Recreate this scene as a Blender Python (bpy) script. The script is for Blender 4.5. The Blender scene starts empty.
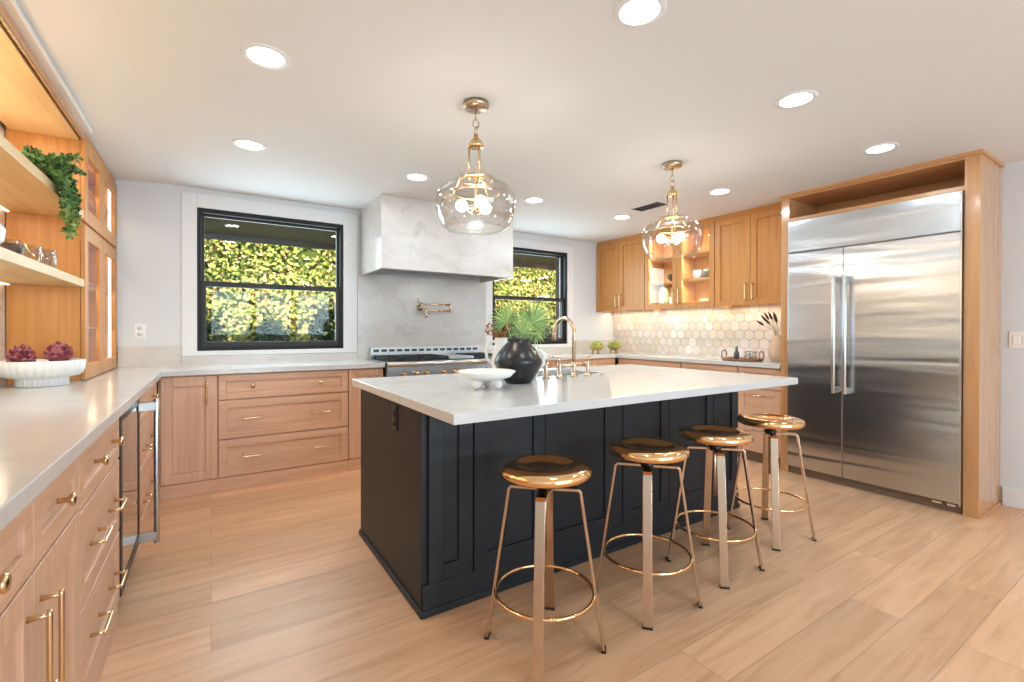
import bpy, math, random
from mathutils import Vector, Matrix
random.seed(7)
PI = math.pi
sc = bpy.context.scene
col = sc.collection

# ---------------------------------------------------------------- camera, world, sun, daylight, exposure
def make_camera():
    A, T, RO = math.radians(32.81), math.radians(-.26), math.radians(.10)
    fw = Vector((math.sin(A)*math.cos(T), math.cos(A)*math.cos(T), math.sin(T)))
    rt = Vector((math.cos(A), -math.sin(A), 0)); up = rt.cross(fw)
    rt, up = rt*math.cos(RO)+up*math.sin(RO), up*math.cos(RO)-rt*math.sin(RO)
    cd = bpy.data.cameras.new('camera'); cam = bpy.data.objects.new('camera', cd); col.objects.link(cam)
    cd.sensor_width = 36; cd.lens = 467.2*36/1024; cd.shift_y = -(341-332.5)/1024
    cd.clip_start = .02; cd.clip_end = 200
    cam.matrix_world = Matrix(((rt.x, up.x, -fw.x, 0), (rt.y, up.y, -fw.y, 0), (rt.z, up.z, -fw.z, 1.215), (0, 0, 0, 1)))
    sc.camera = cam
make_camera()
vs = sc.view_settings
vs.view_transform = 'Standard'; vs.look = 'None'; vs.gamma = 1; vs.use_curve_mapping = False
vs.exposure = 0.12
sc.cycles.max_bounces = 10; sc.cycles.diffuse_bounces = 5; sc.cycles.glossy_bounces = 5
sc.cycles.transparent_max_bounces = 16; sc.cycles.caustics_reflective = False; sc.cycles.caustics_refractive = False
sc.cycles.sample_clamp_indirect = 6
w = bpy.data.worlds.new('sky'); sc.world = w; w.use_nodes = True
w.node_tree.nodes['Background'].inputs[0].default_value = (.78, .89, 1, 1)
w.node_tree.nodes['Background'].inputs[1].default_value = 1.3

def lamp(kind, name, loc, power, color=(1, 1, 1), size=None, size_y=None, to=None, rot=None, spread=None, parent=None, radius=None, spot=None):
    L = bpy.data.lights.new(name, kind); L.energy = power; L.color = color
    if kind == 'AREA':
        L.shape = 'RECTANGLE' if size_y else 'DISK'; L.size = size
        if size_y: L.size_y = size_y
        if spread: L.spread = spread
    if radius is not None: L.shadow_soft_size = radius
    if spot: L.spot_size = spot; L.spot_blend = .8
    o = bpy.data.objects.new(name, L); col.objects.link(o); o.location = loc
    if rot: o.rotation_euler = rot
    if to: o.rotation_euler = (Vector(to)-Vector(loc)).to_track_quat('-Z', 'Y').to_euler()
    if parent: o.parent = parent
    return o
RY_ = -3.7
sun = lamp('SUN', 'sun', (0, -6, 8), 8.5, (1, .93, .8)); sun.data.angle = .01
sun.rotation_euler = Vector((.28, .9, -.95)).to_track_quat('-Z', 'Y').to_euler()
# daylight that comes in through the glass doors behind, plus an added ceiling fill
for i in range(4): lamp('AREA', 'daylight_glass_door', (-.05+.925*i+.4625, RY_-.12, 1.66), 34, (.62, .83, 1), .80, 1.12, rot=(math.radians(90), 0, 0))
lamp('AREA', 'ceiling_fill', (1.8, RY_-.17, .12), 100, (.62, .82, 1), 3.4, .2, rot=(math.radians(150), 0, 0))  # added fill lamp aimed up to brighten the ceiling; no deck there
WARM = (1, .79, .54); SOFT = (.80, .93, 1)

for x, z, sx, sz in ((.49, 1.63, 1.1, 1.1), (3.28, 1.63, 1.05, 1.1)): lamp('AREA', 'daylight_window', (x, 4.84, z), 26, (.74, .90, 1), sx, sz, rot=(math.radians(-90), 0, 0))
# ---------------------------------------------------------------- materials
def mat(name, color, rough=.5, metal=0.0, emit=None, estr=0, spec=None, coat=None):
    m = bpy.data.materials.new(name); m.use_nodes = True
    b = m.node_tree.nodes['Principled BSDF']
    b.inputs['Base Color'].default_value = (*color, 1); b.inputs['Roughness'].default_value = rough
    b.inputs['Metallic'].default_value = metal
    if spec is not None: b.inputs['Specular IOR Level'].default_value = spec
    if coat is not None: b.inputs['Coat Weight'].default_value = coat
    if emit: b.inputs['Emission Color'].default_value = (*emit, 1); b.inputs['Emission Strength'].default_value = estr
    return m
def N(m, t, **k):
    n = m.node_tree.nodes.new(t)
    for a, v in k.items():
        if a in n.inputs: n.inputs[a].default_value = v
        else: setattr(n, a, v)
    return n
def lk(m, a, b): m.node_tree.links.new(a, b)
def bsdf(m): return m.node_tree.nodes['Principled BSDF']
def ramp(m, stops):
    r = N(m, 'ShaderNodeValToRGB'); e = r.color_ramp.elements
    while len(e) < len(stops): e.new(.5)
    for i, (p, c) in enumerate(stops): e[i].position = p; e[i].color = (*c, 1)
    return r
def mapped(m, scale, src='Object'):
    tc = N(m, 'ShaderNodeTexCoord'); mp = N(m, 'ShaderNodeMapping'); mp.inputs['Scale'].default_value = scale
    lk(m, tc.outputs[src], mp.inputs['Vector']); return mp.outputs['Vector']
def bump(m, h, strength, dist=.01):
    b = N(m, 'ShaderNodeBump'); b.inputs['Strength'].default_value = strength; b.inputs['Distance'].default_value = dist
    lk(m, h, b.inputs['Height']); lk(m, b.outputs['Normal'], bsdf(m).inputs['Normal'])

def wood(name, scale, dark, light, rough=.38):
    m = mat(name, light, rough)
    v = mapped(m, scale)
    n1 = N(m, 'ShaderNodeTexNoise', Scale=1.0, Detail=6.0, Roughness=.62, Distortion=.25); lk(m, v, n1.inputs['Vector'])
    mid = tuple((a+b)/2 for a, b in zip(dark, light))
    r = ramp(m, [(.28, dark), (.48, mid), (.70, light)]); lk(m, n1.outputs['Fac'], r.inputs['Fac'])
    lk(m, r.outputs['Color'], bsdf(m).inputs['Base Color'])
    bump(m, n1.outputs['Fac'], .04, .004)
    return m
OD, OL = (.56, .325, .20), (.72, .445, .29)
HD, HL = (.47, .195, .045), (.63, .285, .075)  # same oak, warm lamp light put into the colour for uppers and hutch
M = {}
M['oak_v'] = wood('oak_upright_grain', (34, 34, 1.6), OD, OL)
M['oak_h'] = wood('oak_level_grain', (1.6, 34, 34), OD, OL)
M['oak_y'] = wood('oak_shelf_grain', (34, 1.6, 34), OD, OL)
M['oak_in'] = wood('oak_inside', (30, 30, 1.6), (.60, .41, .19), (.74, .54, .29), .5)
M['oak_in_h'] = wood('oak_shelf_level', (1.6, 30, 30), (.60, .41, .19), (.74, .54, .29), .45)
M['warm_lit_v'] = wood('warm_lit_oak_upright_grain', (34, 34, 1.6), HD, HL)
M['warm_lit_h'] = wood('warm_lit_oak_level_grain', (1.6, 34, 34), HD, HL)
M['mid_v'] = wood('half_warm_lit_oak_upright_grain', (34, 34, 1.6), (.47, .22, .085), (.62, .32, .135), .24)  # same oak with some of the warm lamp light mixed into the colour
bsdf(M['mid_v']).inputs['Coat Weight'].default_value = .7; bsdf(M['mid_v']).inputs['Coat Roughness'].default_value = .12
M['mid_h'] = wood('half_warm_lit_oak_level_grain', (1.6, 34, 34), (.47, .22, .085), (.62, .32, .135), .3)
M['toe'] = mat('toe_kick_wood', (.23, .15, .10), .5)
M['gap'] = mat('shadow_gap', (.05, .03, .02), .7)

def floor_mat():
    m = mat('oak_planks', (.6, .4, .25), .36)
    tc = N(m, 'ShaderNodeTexCoord')
    br = N(m, 'ShaderNodeTexBrick'); br.offset = .37; br.squash = 1
    for k, v in {'Scale': 1.0, 'Mortar Size': .0012, 'Mortar Smooth': .1, 'Brick Width': 1.5, 'Row Height': .19, 'Bias': 0.0}.items(): br.inputs[k].default_value = v
    br.inputs['Color1'].default_value = (0, 0, 0, 1); br.inputs['Color2'].default_value = (1, 1, 1, 1); br.inputs['Mortar'].default_value = (.4, .4, .4, 1)
    lk(m, tc.outputs['Object'], br.inputs['Vector'])
    off = N(m, 'ShaderNodeVectorMath', operation='MULTIPLY'); off.inputs[1].default_value = (7, 13, 3)
    lk(m, br.outputs['Color'], off.inputs[0])
    ad = N(m, 'ShaderNodeVectorMath', operation='ADD'); lk(m, tc.outputs['Object'], ad.inputs[0]); lk(m, off.outputs[0], ad.inputs[1])
    mp = N(m, 'ShaderNodeMapping'); mp.inputs['Scale'].default_value = (1.1, 11, 1); lk(m, ad.outputs[0], mp.inputs['Vector'])
    n1 = N(m, 'ShaderNodeTexNoise', Scale=1.6, Detail=7.0, Roughness=.6, Distortion=.7); lk(m, mp.outputs[0], n1.inputs['Vector'])
    r = ramp(m, [(.28, (.58, .32, .175)), (.5, (.70, .42, .245)), (.74, (.79, .505, .315))]); lk(m, n1.outputs['Fac'], r.inputs['Fac'])
    tint = ramp(m, [(0, (.86, .83, .79)), (1, (1.10, 1.08, 1.06))]); lk(m, br.outputs['Color'], tint.inputs['Fac'])
    mx = N(m, 'ShaderNodeMix', data_type='RGBA', blend_type='MULTIPLY'); mx.inputs[0].default_value = 1
    lk(m, r.outputs['Color'], mx.inputs[6]); lk(m, tint.outputs['Color'], mx.inputs[7])
    mj = N(m, 'ShaderNodeMix', data_type='RGBA'); lk(m, br.outputs['Fac'], mj.inputs[0]); lk(m, mx.outputs[2], mj.inputs[6]); mj.inputs[7].default_value = (.36, .22, .13, 1)
    lk(m, mj.outputs[2], bsdf(m).inputs['Base Color'])
    bump(m, n1.outputs['Fac'], .05, .003)
    return m
M['floor'] = floor_mat()

def marble(name, base, vein, rough, scale=1.0, strength=.5):
    m = mat(name, base, rough)
    v = mapped(m, (scale, scale, scale))
    n0 = N(m, 'ShaderNodeTexNoise', Scale=1.3, Detail=5.0, Roughness=.6); lk(m, v, n0.inputs['Vector'])
    sb = N(m, 'ShaderNodeVectorMath', operation='MULTIPLY_ADD'); sb.inputs[1].default_value = (1.1, 1.1, 1.1)
    lk(m, n0.outputs['Color'], sb.inputs[0]); lk(m, v, sb.inputs[2])
    mp = N(m, 'ShaderNodeMapping'); mp.inputs['Rotation'].default_value = (0.4, .75, .5); mp.inputs['Scale'].default_value = (1, 3.0, 3.0); lk(m, sb.outputs[0], mp.inputs['Vector'])
    n1 = N(m, 'ShaderNodeTexNoise', Scale=1.7, Detail=8.0, Roughness=.65, Distortion=.4); lk(m, mp.outputs[0], n1.inputs['Vector'])
    mid = tuple(b*(1-strength*.35)+v_*strength*.35 for b, v_ in zip(base, vein)); dk = tuple(b*(1-strength)+v_*strength for b, v_ in zip(base, vein))
    r = ramp(m, [(.30, dk), (.42, mid), (.58, base), (.8, mid)]); lk(m, n1.outputs['Fac'], r.inputs['Fac'])
    lk(m, r.outputs['Color'], bsdf(m).inputs['Base Color'])
    return m
M['quartz'] = marble('pale_quartz', (.61, .605, .59), (.47, .455, .435), .16, .8, .55)
M['marble'] = marble('veined_marble', (.63, .60, .565), (.44, .41, .375), .18, 1.0, .75)
M['wall'] = mat('white_wall_paint', (.68, .71, .73), .65)
M['ceiling'] = mat('ceiling_paint', (.74, .75, .75), .8)
M['trim'] = mat('white_trim_paint', (.76, .77, .77), .45)
M['black'] = mat('black_cabinet_paint', (.016, .019, .022), .45, spec=.34)
M['blackfix'] = mat('black_plastic', (.01, .01, .01), .35)
M['winframe'] = mat('black_window_frame', (.009, .009, .009), .5, spec=.3)
M['sash'] = mat('dark_sash', (.035, .033, .031), .5, spec=.3)
M['brass'] = mat('brushed_brass', (.74, .53, .30), .24, 1)
M['nickel'] = mat('antique_brass', (.55, .43, .30), .3, 1)
M['champagne'] = mat('champagne_bronze', (.72, .53, .37), .27, 1)
M['gold'] = mat('rose_gold_metal', (.93, .58, .28), .13, 1)
M['legm'] = mat('warm_steel_leg', (.58, .44, .32), .2, 1)
M['chrome'] = mat('polished_steel', (.75, .75, .74), .15, 1)
M['iron'] = mat('cast_iron', (.02, .02, .022), .5)
def steel():
    m = mat('brushed_stainless', (.55, .58, .61), .24, 1)
    bsdf(m).inputs['Anisotropic'].default_value = .5
    v = mapped(m, (.5, .7, 5.0))
    n = N(m, 'ShaderNodeTexNoise', Scale=1.5, Detail=1.0, Roughness=.4, Distortion=.6); lk(m, v, n.inputs['Vector'])
    bump(m, n.outputs['Fac'], .16, .05)
    return m
M['steel'] = steel()
M['steel_plain'] = mat('satin_stainless', (.58, .58, .57), .3, 1)
M['white'] = mat('white_ceramic', (.82, .82, .81), .3)
M['matte_white'] = mat('chalky_white_ceramic', (.82, .80, .76), .6)
M['blackvase'] = mat('black_ceramic', (.012, .012, .013), .28)
M['plastic'] = mat('white_plastic', (.85, .85, .84), .35)
M['lens'] = mat('lit_lens', (1, 1, 1), .5, 0, (1, .95, .87), 9)
M['bulb'] = mat('lit_bulb', (1, 1, 1), .5, 0, (1, .86, .62), 14)
M['strip'] = mat('lit_led_strip', (1, 1, 1), .5, 0, (1, .80, .55), 2.6)

def clear(name, tint, base_fac, edge_fac, rough=0.0, edge_tint=None):
    m = bpy.data.materials.new(name); m.use_nodes = True; nt = m.node_tree; nt.nodes.clear()
    out = N(m, 'ShaderNodeOutputMaterial'); tr = N(m, 'ShaderNodeBsdfTransparent'); tr.inputs[0].default_value = (*tint, 1)
    gl = N(m, 'ShaderNodeBsdfGlossy'); gl.inputs['Roughness'].default_value = rough
    lw = N(m, 'ShaderNodeLayerWeight', Blend=.35)
    mr = N(m, 'ShaderNodeMapRange'); mr.inputs['To Min'].default_value = base_fac; mr.inputs['To Max'].default_value = edge_fac
    lk(m, lw.outputs['Facing'], mr.inputs['Value'])
    if edge_tint:
        mc = N(m, 'ShaderNodeMix', data_type='RGBA'); lk(m, lw.outputs['Facing'], mc.inputs[0])
        mc.inputs[6].default_value = (*tint, 1); mc.inputs[7].default_value = (*edge_tint, 1); lk(m, mc.outputs[2], tr.inputs[0])
    mx = N(m, 'ShaderNodeMixShader'); lk(m, mr.outputs[0], mx.inputs[0]); lk(m, tr.outputs[0], mx.inputs[1]); lk(m, gl.outputs[0], mx.inputs[2]); lk(m, mx.outputs[0], out.inputs[0])
    return m
M['pane'] = clear('window_glass', (.96, .975, .97), .010, .26)
M['doorpane'] = clear('cabinet_glass', (.98, .98, .97), .02, .25)
M['shade'] = clear('clear_glass_shade', (.996, .994, .99), .015, .34, .02, (.93, .915, .89))
M['cup'] = clear('drinking_glass', (.96, .96, .97), .08, .5, .02, (.72, .72, .74))
M['darkglass'] = mat('dark_glass', (.02, .022, .025), .05, 0, spec=1.0, coat=1.0)

def tinted(name, rough, spec=None, trans=0):
    m = mat(name, (1, 1, 1), rough, spec=spec)
    a = N(m, 'ShaderNodeVertexColor', layer_name='tint'); lk(m, a.outputs['Color'], bsdf(m).inputs['Base Color'])
    return m
M['leaf'] = tinted('leaf', .45, .3)
M['tile'] = tinted('marble_tile', .28)
M['grout'] = mat('tile_grout', (.42, .35, .29), .8)
M['soil'] = mat('garden_soil', (.10, .075, .05), .9)
M['eave'] = mat('painted_eave', (.20, .19, .18), .7)
M['stucco'] = mat('grey_exterior', (.33, .38, .43), .8)
M['vase_cream'] = mat('sandy_ceramic', (.66, .47, .32), .6)
M['wicker'] = mat('brown_wood_tray', (.24, .11, .045), .5)
M['darkstem'] = mat('dark_dried_stem', (.045, .018, .014), .8)
M['drystalk'] = mat('dry_stalk', (.35, .24, .13), .8)
M['rust'] = mat('rust_dried_flower', (.34, .13, .045), .8)
M['burg'] = tinted('dried_artichoke', .6)
M['glaze'] = mat('olive_gold_glaze', (.42, .33, .10), .25, .35)
M['horn'] = mat('dark_horn', (.06, .03, .02), .35)
M['bottle'] = mat('smoky_glass', (.09, .10, .11), .1)
M['jade'] = mat('pale_green_glass', (.42, .48, .36), .2)

# ---------------------------------------------------------------- mesh builder
class MB:
    def __init__(s): s.v = []; s.f = []; s.sm = []; s.c = []; s.mi = []; s.tint = None; s.m = 0
    def face(s, idx, smooth=False): s.f.append(tuple(idx)); s.sm.append(smooth); s.c.append(s.tint); s.mi.append(s.m)
    def add(s, p): s.v.append(tuple(p)); return len(s.v)-1
    def box(s, x0, y0, z0, x1, y1, z1):
        x0, x1 = min(x0, x1), max(x0, x1); y0, y1 = min(y0, y1), max(y0, y1); z0, z1 = min(z0, z1), max(z0, z1)
        b = [s.add(p) for p in ((x0,y0,z0),(x1,y0,z0),(x1,y1,z0),(x0,y1,z0),(x0,y0,z1),(x1,y0,z1),(x1,y1,z1),(x0,y1,z1))]
        for q in ((0,3,2,1),(4,5,6,7),(0,1,5,4),(1,2,6,5),(2,3,7,6),(3,0,4,7)): s.face([b[i] for i in q])
        return s
    def prism(s, pts, z0, z1):
        a = [s.add((x, y, z0)) for x, y in pts]; b = [s.add((x, y, z1)) for x, y in pts]; n = len(pts)
        s.face(a[::-1]); s.face(b)
        for i in range(n): s.face((a[i], a[(i+1) % n], b[(i+1) % n], b[i]))
        return s
    def lathe(s, prof, n=32, cx=0, cy=0, cz=0, flute=None, axis='z', smooth=True, caps=True):
        rings = []
        for k, (r, z) in enumerate(prof):
            ring = []
            for i in range(n):
                a = 2*PI*i/n; rr = r
                if flute and flute[2] <= k <= flute[3]: rr = r*(1+flute[1]*(abs(math.sin(flute[0]*a/2))-.5))
                x, y = rr*math.cos(a), rr*math.sin(a)
                p = (x, y, z) if axis == 'z' else ((x, -z, y) if axis == 'y' else (z, x, y))
                ring.append(s.add((p[0]+cx, p[1]+cy, p[2]+cz)))
            rings.append(ring)
        for a, b in zip(rings, rings[1:]):
            for i in range(n): s.face((a[i], a[(i+1) % n], b[(i+1) % n], b[i]), smooth)
        if caps and prof[0][0] > 1e-6: s.face(rings[0][::-1])
        if caps and prof[-1][0] > 1e-6: s.face(rings[-1])
        return s
    def tube(s, path, r, n=10, closed=False, rect=None, side=None):
        path = [Vector(p) for p in path]; L = len(path); rings = []
        rs = r if isinstance(r, (list, tuple)) else [r]*L
        ref = Vector(side) if side else None
        for i, p in enumerate(path):
            a = path[(i-1) % L] if (closed or i > 0) else None; b = path[(i+1) % L] if (closed or i < L-1) else None
            d = ((p-a).normalized() if a else Vector()) + ((b-p).normalized() if b else Vector())
            d.normalize()
            if ref is None: ref = d.orthogonal()
            u = (ref - d*ref.dot(d))
            u = u.normalized() if u.length > 1e-5 else d.orthogonal().normalized()
            if not side: ref = u
            t = d.cross(u)
            k = 1.0
            if a and b:
                c = (p-a).normalized().dot(d); k = 1/max(c, .5)
            if rect:
                w, h = rect
                ring = [s.add(p+u*x*w/2+t*y*h/2*k) for x, y in ((-1,-1),(1,-1),(1,1),(-1,1))]
            else:
                ring = [s.add(p+(u*math.cos(2*PI*j/n)+t*math.sin(2*PI*j/n))*rs[i]) for j in range(n)]
            rings.append(ring)
        m = len(rings[0])
        for i in range(L if closed else L-1):
            A, B = rings[i], rings[(i+1) % L]
            for j in range(m): s.face((A[j], A[(j+1) % m], B[(j+1) % m], B[j]), not rect)
        if not closed: s.face(rings[0][::-1]); s.face(rings[-1])
        return s
    def ball(s, c, r, n=14, k=9, sz=1):
        prof = [(max(r*math.sin(PI*i/k), 0), -r*math.cos(PI*i/k)*sz) for i in range(k+1)]
        prof[0] = (1e-7, prof[0][1]); prof[-1] = (1e-7, prof[-1][1])
        return s.lathe(prof, n, *c)
    def build(s, name, material, parent=None, loc=None, rotz=0, bevel=None, solid=None):
        me = bpy.data.meshes.new(name); me.from_pydata(s.v, [], s.f)
        mats = material if isinstance(material, (list, tuple)) else [material]
        for q in mats: me.materials.append(q)
        me.polygons.foreach_set('use_smooth', s.sm)
        if len(mats) > 1: me.polygons.foreach_set('material_index', s.mi)
        if any(c is not None for c in s.c):
            at = me.color_attributes.new('tint', 'FLOAT_COLOR', 'CORNER'); buf = []
            for f, c in zip(s.f, s.c): buf += list((*(c or (1, 1, 1)), 1))*len(f)
            at.data.foreach_set('color', buf)
        me.validate(); me.update()
        o = bpy.data.objects.new(name, me); col.objects.link(o)
        if parent: o.parent = parent
        if loc: o.location = loc
        if rotz: o.rotation_euler = (0, 0, rotz)
        if bevel:
            b = o.modifiers.new('edge', 'BEVEL'); b.width = bevel; b.segments = 2; b.limit_method = 'ANGLE'; b.angle_limit = .9
        if solid:
            q = o.modifiers.new('thick', 'SOLIDIFY'); q.thickness = solid; q.offset = -1
        return o

def tag(o, label, cat, group=None):
    o['label'] = label; o['category'] = cat
    if group: o['group'] = group
    return o
def thing(name, label, cat, loc=(0, 0, 0), rotz=0, group=None):
    o = bpy.data.objects.new(name, None); col.objects.link(o); o.location = loc; o.rotation_euler = (0, 0, rotz); o.empty_display_size = .05
    return tag(o, label, cat, group)
def struct(o): o['kind'] = 'structure'; return o
def kids(o): return [c for c in bpy.data.objects if c.parent is o]
def copy_tree(o, parent=None):
    c = o.copy(); col.objects.link(c)
    if parent: c.parent = parent
    for ch in kids(o): copy_tree(ch, c)
    return c
def arc(cx, cz, r, a0, a1, n): return [(cx+r*math.cos(a0+(a1-a0)*i/n), cz+r*math.sin(a0+(a1-a0)*i/n)) for i in range(n+1)]

# ---------------------------------------------------------------- the room
CZ = 2.385; WX0, WX1 = -.93, 4.67; WY1 = 4.65; RY = -3.7
struct(MB().box(WX0-.2, RY-.2, -.1, WX1+.2, WY1+.2, 0).build('floor', M['floor']))
cb = MB(); X0, X1 = WX0-.2, WX1+.2
prof = [(X0, 2.362), (-.60, 2.362), (-.291, CZ), (X1, CZ), (X1, CZ+.25), (X0, CZ+.25)]
a = [cb.add((x, RY-.2, z)) for x, z in prof]; b = [cb.add((x, WY1+.2, z)) for x, z in prof]
cb.face(a); cb.face(b[::-1])
for i in range(6): cb.face((a[i], b[i], b[(i+1) % 6], a[(i+1) % 6]))
struct(cb.build('ceiling', M['ceiling']))
W1 = (-.095, 1.04, 1.07, 2.225); W2 = (2.722, 1.045, 3.836, 2.205)      # x0, z0, x1, z1
wb = MB()
def wall_holes(m, x0, x1, y0, y1, z1, holes):
    x = x0
    for (hx0, hz0, hx1, hz1) in holes:
        m.box(x, y0, 0, hx0, y1, z1); m.box(hx0, y0, 0, hx1, y1, hz0); m.box(hx0, y0, hz1, hx1, y1, z1); x = hx1
    m.box(x, y0, 0, x1, y1, z1)
wall_holes(wb, WX0-.2, WX1+.2, WY1, WY1+.16, CZ+.2, [W1, W2])
struct(wb.build('wall_back', M['wall']))
struct(MB().box(WX0-.15, RY-.15, 0, WX0, WY1, CZ+.2).build('wall_left', M['wall']))
struct(MB().box(WX1, RY-.15, 0, WX1+.15, WY1, CZ+.2).build('wall_right', M['wall']))
wr = MB(); wall_holes(wr, WX0, WX1, RY-.15, RY, CZ+.2, [(-.05, .02, 3.65, 2.24)])
struct(wr.build('wall_front', M['wall']))
# glass doors behind the camera
gd = struct(bpy.data.objects.new('door_1', None)); col.objects.link(gd)
fr = MB()
for i in range(4):
    x0 = -.05+i*.925
    for q in ((x0, x0+.06), (x0+.865, x0+.925)): fr.box(q[0], RY-.1, .02, q[1], RY-.05, 2.24)
    fr.box(x0+.06, RY-.1, .02, x0+.865, RY-.05, .1); fr.box(x0+.06, RY-.1, 2.17, x0+.865, RY-.05, 2.24)
fr.build('frame', M['winframe'], gd)
struct(MB().box(WX1-.014, -3.7, 0, WX1, .885, .13).build('baseboard_right', M['trim'], bevel=.004))

# windows
def window(nm, R, mid, cas):
    root = struct(bpy.data.objects.new(nm, None)); col.objects.link(root)
    x0, z0, x1, z1 = R; y = WY1
    f = MB(); t = .028
    f.box(x0, y+.002, z0, x0+t, y+.12, z1).box(x1-t, y+.002, z0, x1, y+.12, z1).box(x0+t, y+.002, z1-t-.008, x1-t, y+.12, z1).box(x0+t, y+.002, z0, x1-t, y+.12, z0+t)
    f.build('frame', M['winframe'], root, bevel=.002)
    def sash(za, zb, ya, wst, wrt, wrb):
        s = MB(); a, b = x0+t, x1-t
        s.box(a, ya, za, a+wst, ya+.03, zb).box(b-wst, ya, za, b, ya+.03, zb).box(a+wst, ya, zb-wrt, b-wst, ya+.03, zb).box(a+wst, ya, za, b-wst, ya+.03, za+wrb)
        so = s.build('sash', M['sash'], root, bevel=.002)
        MB().box(a+wst, ya+.012, za+wrb, b-wst, ya+.018, zb-wrt).build('pane', M['pane'], so)
    sash(mid-.02, z1-t-.008, y+.062, .022, .02, .04)
    sash(z0+t, mid+.02, y+.025, .034, .045, .045)
    MB().box((x0+x1)/2+.1, y+.012, mid+.004, (x0+x1)/2+.17, y+.03, mid+.018).build('sash_lock', M['winframe'], root)
    c = MB(); l, r, tp, bt = cas; d = .016
    c.box(x0-l, y-d, z0-bt, x0, y, z1+tp).box(x1, y-d, z0-bt, x1+r, y, z1+tp).box(x0, y-d, z1, x1, y, z1+tp).box(x0, y-d, z0-bt, x1, y, z0)
    c.build('casing', M['trim'], root, bevel=.003)
window('window_1', W1, 1.605, (.105, .13, .11, .04))
window('window_2', W2, 1.605, (.09, .09, .09, .04))

# ---------------------------------------------------------------- outside
struct(MB().box(-7, WY1+.2, -.15, 14, 16, .0).build('ground', M['soil']))
ev = MB().box(-6, WY1+.16, 2.215, 12, 5.75, 2.26).box(-6, 5.75, 2.16, 12, 5.80, 2.45)
struct(ev.build('trim_1', M['eave']))
struct(MB().box(4.02, WY1+.16, 0, 4.9, 5.12, 2.215).build('wall_outside', M['stucco']))
def leafy(m, c, d, size, cols, droop=.3):
    c = Vector(c); d = Vector(d).normalized()
    u = d.orthogonal().normalized(); u.rotate(Matrix.Rotation(random.uniform(0, 2*PI), 3, d))
    t = (u+d*random.uniform(-.5, .6)).normalized(); s_ = t.cross(d).normalized()*size*.32
    t = t*size
    m.tint = random.choice(cols)
    k = random.uniform(.75, 1.2); m.tint = tuple(min(1, q*k) for q in m.tint)
    i = [m.add(c), m.add(c+t*.5+s_+d*size*.06), m.add(c+t), m.add(c+t*.5-s_+d*size*.06)]
    m.face((i[0], i[1], i[2], i[3]))
hg = MB(); YEL = [(.60, .62, .12), (.48, .56, .10), (.68, .62, .18), (.36, .46, .09), (.16, .26, .04), (.64, .52, .20), (.54, .60, .16), (.46, .27, .10), (.66, .66, .26)]
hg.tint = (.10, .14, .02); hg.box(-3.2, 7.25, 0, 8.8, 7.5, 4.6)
for i in range(46000):
    x, z = random.choice((random.uniform(-1.9, 3.0), random.uniform(3.2, 7.8))), random.uniform(.4, 3.7)
    hg_y = 7.1+.09*math.sin(x*3.1+z*2)+.07*math.sin(z*4.3-x*1.7)+random.uniform(-.06, .14)
    leafy(hg, (x, hg_y, z), (random.uniform(-.6, .6), -1, random.uniform(-.2, .9)), random.uniform(.04, .085), YEL)
tag(hg.build('hedge', M['leaf']), 'tall sunlit yellow-green hedge filling the view through both windows', 'hedge')
GRN = [(.03, .08, .012), (.05, .12, .02), (.02, .06, .012), (.08, .16, .03), (.035, .10, .03)]
SH = [(-.72, 'dark shrub outside the larger window, leftmost of the row'), (-.06, 'dark shrub outside the larger window, second of the row from the left'), (.60, 'dark shrub below the middle of the larger window'),
      (1.26, 'taller dark shrub outside the larger window, near its right frame'), (3.9, 'dark green shrub outside the window beside the range hood'), (4.7, 'dark shrub outside, behind the arched faucet')]
for i, (x, lb) in enumerate(SH):
    m = MB(); h = 1.38+(.16 if i in (3, 4) else .06*math.sin(i*2.3)); m.tint = (.012, .02, .008); m.ball((0, 0, h*.45), .2, 10, 7, 1.5)
    for j in range(1500):
        a, b_ = random.uniform(0, 2*PI), random.uniform(-.6, 1)
        d = Vector((math.cos(a)*math.sqrt(max(0, 1-b_*b_)), math.sin(a)*math.sqrt(max(0, 1-b_*b_)), b_))
        r = random.uniform(.75, 1.05)
        leafy(m, (d.x*.24*r, d.y*.3*r, h*.52+d.z*h*.5*r), d+Vector((0, 0, .4)), random.uniform(.05, .1), GRN)
    m.tint = (.08, .05, .03); m.tube([(0, 0, 0), (0, 0, h*.4)], .02, 6)
    tag(m.build('shrub', M['leaf'], loc=(x, 6.35, 0)), lb, 'shrub', 'shrubs outside the windows')

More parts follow.
